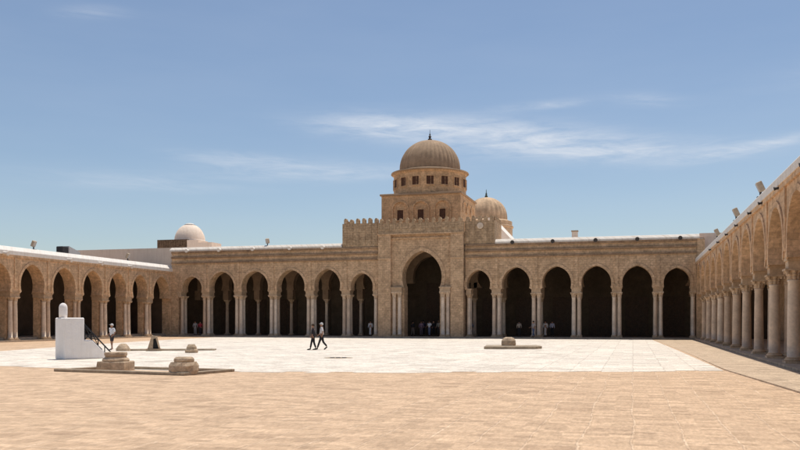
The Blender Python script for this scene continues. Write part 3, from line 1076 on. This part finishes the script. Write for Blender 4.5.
m.prism([(-0.38, 0.14), (-0.05, 0.14), (-0.03, 0.75), (0.12, 0.8), (0.3, 0.14), (0.40, 0.14), (0.20, 0.9), (-0.12, 0.98)], -0.28, 0.28, 'xz')
rough(m, 0.012).obj('stump', M['relic'], ws)
m = MB()
m.prism([(-0.05, 0.14), (0.3, 0.14), (0.12, 0.8), (-0.03, 0.75)], -0.1, 0.27, 'xz')
m.obj('hollow', M['iron'], ws)

# drain in the middle of the court
dn = thing('drain', 'sunken marble drain stone with dark slots in the middle of the white paving', 'drain', (-14.4, 39.7, 0.004), R(20))
m = MB()
m.lathe([(0.75, 0), (0.73, 0.012), (0.5, 0.014), (0.48, 0.01)], 24)
m.obj('drain_stone', M['kerb'], dn)
for k in range(3):
    m = MB()
    m.box(-0.42 + k * 0.30, -0.18 + k * 0.30, -0.3, 0.3, 0.008, 0.022)
    m.obj('drain_slot', M['iron'], dn)


# ------------------------------------------------------------------ people
def fabric(c):
    key = 'cloth_%02d_%02d_%02d' % tuple(int(x * 99) for x in c)
    if key not in M:
        M[key] = plain(key, c, 0.18, 7, 0.9, bumpy=0.3)
    return M[key]


def skin_mesh(chains, subdiv=1):
    """chains: list of lists of (point, radius); the first point of a chain may coincide with a point already there"""
    verts, edges, rad = [], [], []
    idx, roots = {}, []

    def get(p, r):
        k = tuple(round(c, 4) for c in p)
        if k not in idx:
            idx[k] = len(verts)
            verts.append(p)
            rad.append(r)
            return idx[k], True
        return idx[k], False
    for ch_ in chains:
        prev = None
        for i, (p, r) in enumerate(ch_):
            j, isnew = get(p, r)
            if i == 0 and isnew:
                roots.append(j)
            if prev is not None:
                edges.append((prev, j))
            prev = j
    me = bpy.data.meshes.new('figure')
    me.from_pydata(verts, edges, [])
    o = bpy.data.objects.new('figure', me)
    COL.objects.link(o)
    sk = o.modifiers.new('skin', 'SKIN')
    sk.use_smooth_shade = True
    for i, r in enumerate(rad):
        sv = me.skin_vertices[0].data[i]
        sv.radius = r if isinstance(r, tuple) else (r, r)
        sv.use_root = i in roots
    ss = o.modifiers.new('sub', 'SUBSURF')
    ss.levels = ss.render_levels = subdiv
    dg = bpy.context.evaluated_depsgraph_get()
    res = bpy.data.meshes.new_from_object(o.evaluated_get(dg), depsgraph=dg)
    COL.objects.unlink(o)
    bpy.data.objects.remove(o)
    bpy.data.meshes.remove(me)
    return res


def person(label, loc, heading, top, bottom, hair, h=1.7, stride=0.12, long_sleeve=True, bend=0.25, shorts=False, robe=False, cap=None, shoes=(0.03, 0.025, 0.02), arm_fwd=0.0):
    """heading: direction faced, radians from +X; figure is built facing +X"""
    t = thing('person', label, 'person', loc, heading, 'visitors')
    s = h / 1.7
    V = lambda x, y, z: (x * s, y * s, z * s)
    pel, waist, chest, neck = V(0, 0, 0.93), V(0, 0, 1.08), V(0.01, 0, 1.30), V(0.01, 0, 1.45)
    ch = [[(pel, (0.15 * s, 0.11 * s)), (waist, (0.13 * s, 0.095 * s)), (chest, (0.16 * s, 0.11 * s)), (neck, 0.055 * s), (V(0.025, 0, 1.53), 0.075 * s), (V(0.03, 0, 1.60), 0.095 * s), (V(0.02, 0, 1.665), 0.07 * s)]]
    legs, arms = [], []
    for sd_, st_ in ((1, stride), (-1, -stride)):
        hip = V(0.0, 0.085 * sd_, 0.88)
        knee = V(st_ * 0.75 + 0.03, 0.09 * sd_, 0.48)
        back = st_ < -0.15
        ank = V(st_ * 1.75 - (0.05 if back else 0), 0.095 * sd_, 0.085 + (0.10 if back else 0))
        toe = V(st_ * 1.75 + (0.12 if back else 0.17), 0.105 * sd_, 0.035)
        ch.append([(pel, 0.1), (hip, 0.088 * s), (knee, 0.058 * s), (ank, 0.04 * s), (toe, 0.033 * s)])
        legs.append((hip, knee, ank, toe))
        sh = V(0.0, 0.185 * sd_, 1.385)
        el_ = V(-0.03 - st_ * 0.5 + arm_fwd * 0.3, 0.245 * sd_, 1.11)
        wr = V(-st_ * 0.9 + 0.06 + bend * 0.35 + arm_fwd, 0.225 * sd_, 0.90 + bend * 0.2 + arm_fwd * 0.5)
        dirv = (Vector(wr) - Vector(el_)).normalized()
        palm = tuple(Vector(wr) + dirv * 0.075 * s)
        ch.append([(chest, 0.1), (sh, 0.058 * s), (el_, 0.042 * s), (wr, 0.028 * s), (palm, (0.042 * s, 0.022 * s))])
        arms.append((sh, el_, wr))
        up = Vector((0, 0, 1))
        side = dirv.cross(Vector((0, 1, 0))).normalized()
        for f_ in range(4):
            root = Vector(palm) + side * (f_ - 1.5) * 0.021 * s
            ln = (0.062, 0.075, 0.07, 0.055)[f_] * s
            d2_ = (dirv + Vector((0, -0.35 * sd_, 0))).normalized()
            d3_ = (dirv + Vector((0, -0.9 * sd_, 0))).normalized()
            ch.append([(tuple(root), 0.010 * s), (tuple(root + d2_ * ln * 0.55), 0.009 * s), (tuple(root + d2_ * ln * 0.55 + d3_ * ln * 0.5), 0.007 * s)])
        th = Vector(wr) + dirv * 0.035 * s + side * 0.03 * s
        ch.append([(tuple(th), 0.011 * s), (tuple(th + (dirv * 0.6 + side * 0.7).normalized() * 0.04 * s), 0.0095 * s), (tuple(th + (dirv * 0.9 + side * 0.45) * 0.065 * s), 0.008 * s)])
    body_me = skin_mesh(ch)
    bm = bmesh.new()
    bm.from_mesh(body_me)
    # face: nose, ears, brow and mouth as small shapes merged into the head
    hc = Vector(V(0.03, 0, 1.60))
    n_skin = len(bm.faces)
    for off, sc_ in (((0.098, 0, -0.012), (0.018, 0.011, 0.022)), ((0.0, 0.093, -0.01), (0.022, 0.012, 0.032)), ((0.0, -0.093, -0.01), (0.022, 0.012, 0.032))):
        bmesh.ops.create_icosphere(bm, subdivisions=1, radius=1, matrix=Matrix.Translation(hc + Vector(off) * s) @ Matrix.Diagonal((sc_[0] * s, sc_[1] * s, sc_[2] * s, 1)))
    n_dark = len(bm.faces)
    for off, sc_ in (((0.088, 0.034, 0.012), (0.008, 0.014, 0.007)), ((0.088, -0.034, 0.012), (0.008, 0.014, 0.007)), ((0.088, 0, -0.05), (0.008, 0.024, 0.005))):
        bmesh.ops.create_icosphere(bm, subdivisions=1, radius=1, matrix=Matrix.Translation(hc + Vector(off) * s) @ Matrix.Diagonal((sc_[0] * s, sc_[1] * s, sc_[2] * s, 1)))
    bm.faces.ensure_lookup_table()
    for f_ in bm.faces:
        f_.material_index = 1 if f_.index >= n_dark else 0
        f_.smooth = True
    bm.to_mesh(body_me)
    bm.free()
    body_me.materials.clear()
    body_me.materials.append(SKIN)
    body_me.materials.append(M['iron'])
    link('body', body_me, t)

    def cloth(name, chains, col):
        me = skin_mesh(chains)
        me.materials.clear()
        me.materials.append(fabric(col))
        return link(name, me, t)
    k = 1.16
    tc_ = [[(V(0, 0, 0.90 if not robe else 0.30), (0.165 * s, 0.125 * s)), (waist, (0.15 * s, 0.115 * s)), (chest, (0.178 * s, 0.128 * s)), (V(0.01, 0, 1.42), 0.085 * s)]]
    if robe:
        tc_[0].insert(1, (V(0, 0, 0.6), (0.165 * s, 0.13 * s)))
        tc_[0].insert(0, (V(0.02, 0, 0.12), (0.18 * s, 0.15 * s)))
    for sh, el_, wr in arms:
        end = [(tuple(Vector(el_)), 0.056 * s), (tuple(Vector(wr)), 0.042 * s)] if long_sleeve else [(tuple(Vector(sh).lerp(Vector(el_), 0.85)), 0.062 * s)]
        tc_.append([(chest, 0.12), (sh, 0.074 * s)] + end)
    cloth('robe' if robe else 'shirt', tc_, top)
    if not robe:
        lc = [[(V(0, 0, 1.02), (0.148 * s, 0.108 * s)), (V(0, 0, 0.92), (0.165 * s, 0.12 * s))]]
        for hip, knee, ank, toe in legs:
            tail = [(tuple(Vector(knee).lerp(Vector(hip), 0.12)), 0.085 * s)] if shorts else [(knee, 0.074 * s), (tuple(Vector(ank) + Vector((0, 0, 0.03))), 0.06 * s)]
            lc.append([(V(0, 0, 0.92), 0.12), (hip, 0.102 * s)] + tail)
        cloth('shorts' if shorts else 'trousers', lc, bottom)
    for hip, knee, ank, toe in legs:
        m_ = MB()
        d = Vector(toe) - Vector(ank)
        m_.lathe([(0.03, -0.075), (0.047, -0.06), (0.05, -0.02), (0.048, 0.03), (0.04, 0.07), (0.02, 0.085)], 10, mat=Matrix.Translation(Vector(ank).lerp(Vector(toe), 0.5) + Vector((0, 0, -0.012))) @ Matrix.Rotation(math.atan2(-d.z, d.x), 4, 'Y') @ Matrix.Rotation(R(90), 4, 'Y') @ Matrix.Diagonal((0.9, 1.0, 1.75, 1)))
        m_.obj('shoe', fabric(shoes), t, smooth=True)
    m_ = MB()
    prof_ = [(0.104 * math.cos(PI / 2 * i / 7) + 0.004, 0.118 * math.sin(PI / 2 * i / 7)) for i in range(8)]
    m_.lathe([(0.098, -0.03)] + prof_, 16, mat=Matrix.Translation(hc + Vector((-0.016, 0, 0.012)) * s) @ Matrix.Rotation(R(-14), 4, 'Y') @ Matrix.Diagonal((s, s * 0.95, s, 1)))
    if cap:
        m_.box(0.06, 0.17, -0.06, 0.06, 0.025, 0.037, Matrix.Translation(hc + Vector((-0.01, 0, 0.02)) * s))
    m_.obj('cap' if cap else 'hair', fabric(cap or hair), t, smooth=True)
    return t


BLK, BRN, GRY = (0.015, 0.012, 0.01), (0.05, 0.03, 0.018), (0.25, 0.23, 0.22)
Gz = 0.15
person('visitor in white shirt and dark shorts standing beyond the white stepped block', (-32.4, 46.6, 0.0), R(250), (0.75, 0.75, 0.78), (0.05, 0.045, 0.05), BLK, 1.68, 0.05, False, 0.25, shorts=True, cap=(0.6, 0.58, 0.56), shoes=(0.35, 0.22, 0.16))
person('visitor all in dark clothes walking beside one in a white shirt', (-19.85, 50.0, 0.005), R(196), (0.028, 0.025, 0.03), (0.02, 0.018, 0.022), BRN, 1.66, 0.10, True, 0.0)
person('visitor with white shirt, pale cap and dark trousers walking mid stride', (-19.45, 50.5, 0.005), R(196), (0.68, 0.66, 0.66), (0.03, 0.028, 0.032), BLK, 1.74, 0.155, False, 0.1, cap=(0.55, 0.53, 0.52))
person('visitor in long pale robe standing under the arch left of the portal', (-28.55, 89.4, Gz), R(270), (0.62, 0.6, 0.6), BLK, BLK, 1.72, 0.03, robe=True)
person('visitor in bright white top near the middle of the portal', (-21.95, 90.4, Gz), R(255), (0.82, 0.82, 0.82), (0.16, 0.18, 0.28), BLK, 1.72, 0.06, False, 0.6)
person('visitor dressed in black just right of the bright white one in the portal', (-21.5, 90.5, Gz), R(300), (0.015, 0.015, 0.02), (0.02, 0.02, 0.025), BLK, 1.76, 0.05)
person('visitor in mauve top left of centre in the portal', (-23.1, 91.2, Gz), R(285), (0.30, 0.20, 0.26), (0.16, 0.12, 0.15), BRN, 1.70, 0.05)
person('visitor in dark top and tan skirt coloured trousers at the left of the portal', (-24.2, 91.6, Gz), R(320), (0.05, 0.05, 0.05), (0.32, 0.24, 0.2), BLK, 1.68, 0.08)
person('visitor in red top at the right side of the portal', (-20.75, 91.4, Gz), R(240), (0.42, 0.07, 0.07), (0.06, 0.06, 0.08), BRN, 1.64, 0.06)
person('visitor in cream top deep in the portal between black and red tops', (-21.35, 92.4, Gz), R(265), (0.6, 0.5, 0.38), (0.12, 0.1, 0.1), (0.25, 0.16, 0.08), 1.74, 0.05)
person('visitor in navy top deep inside the left half of the portal', (-23.2, 92.6, Gz), R(280), (0.03, 0.035, 0.09), (0.03, 0.03, 0.05), BLK, 1.75, 0.05)
person('visitor in grey shirt and blue jeans before the columns right of the portal', (-10.02, 87.35, Gz), R(230), (0.34, 0.31, 0.30), (0.09, 0.12, 0.2), BLK, 1.7, 0.12, False, 0.5)
person('visitor in beige top inside the second arch right of the portal', (-12.0, 91.0, Gz), R(275), (0.55, 0.45, 0.36), (0.06, 0.05, 0.05), BLK, 1.7, 0.05)
person('visitor in tall white robe by the columns of the third arch right of portal', (-9.05, 90.0, Gz), R(270), (0.68, 0.62, 0.56), BLK, BLK, 1.72, 0.03, robe=True)
person('visitor in pale blue shirt and dark trousers inside the third arch right of portal', (-8.45, 91.2, Gz), R(290), (0.5, 0.48, 0.55), (0.03, 0.03, 0.035), BLK, 1.72, 0.05)
person('visitor in slate blue top in the first arch right of the portal', (-17.3, 90.8, Gz), R(290), (0.13, 0.16, 0.24), (0.05, 0.05, 0.07), BLK, 1.7, 0.06)
person('visitor in red top inside the leftmost arch of the prayer hall', (-49.7, 88.9, Gz), R(290), (0.42, 0.05, 0.07), (0.05, 0.04, 0.05), BLK, 1.68, 0.08)
person('visitor in pale shirt and pale trousers inside the leftmost arch', (-50.6, 89.3, Gz), R(300), (0.45, 0.42, 0.4), (0.4, 0.36, 0.34), BLK, 1.7, 0.05)
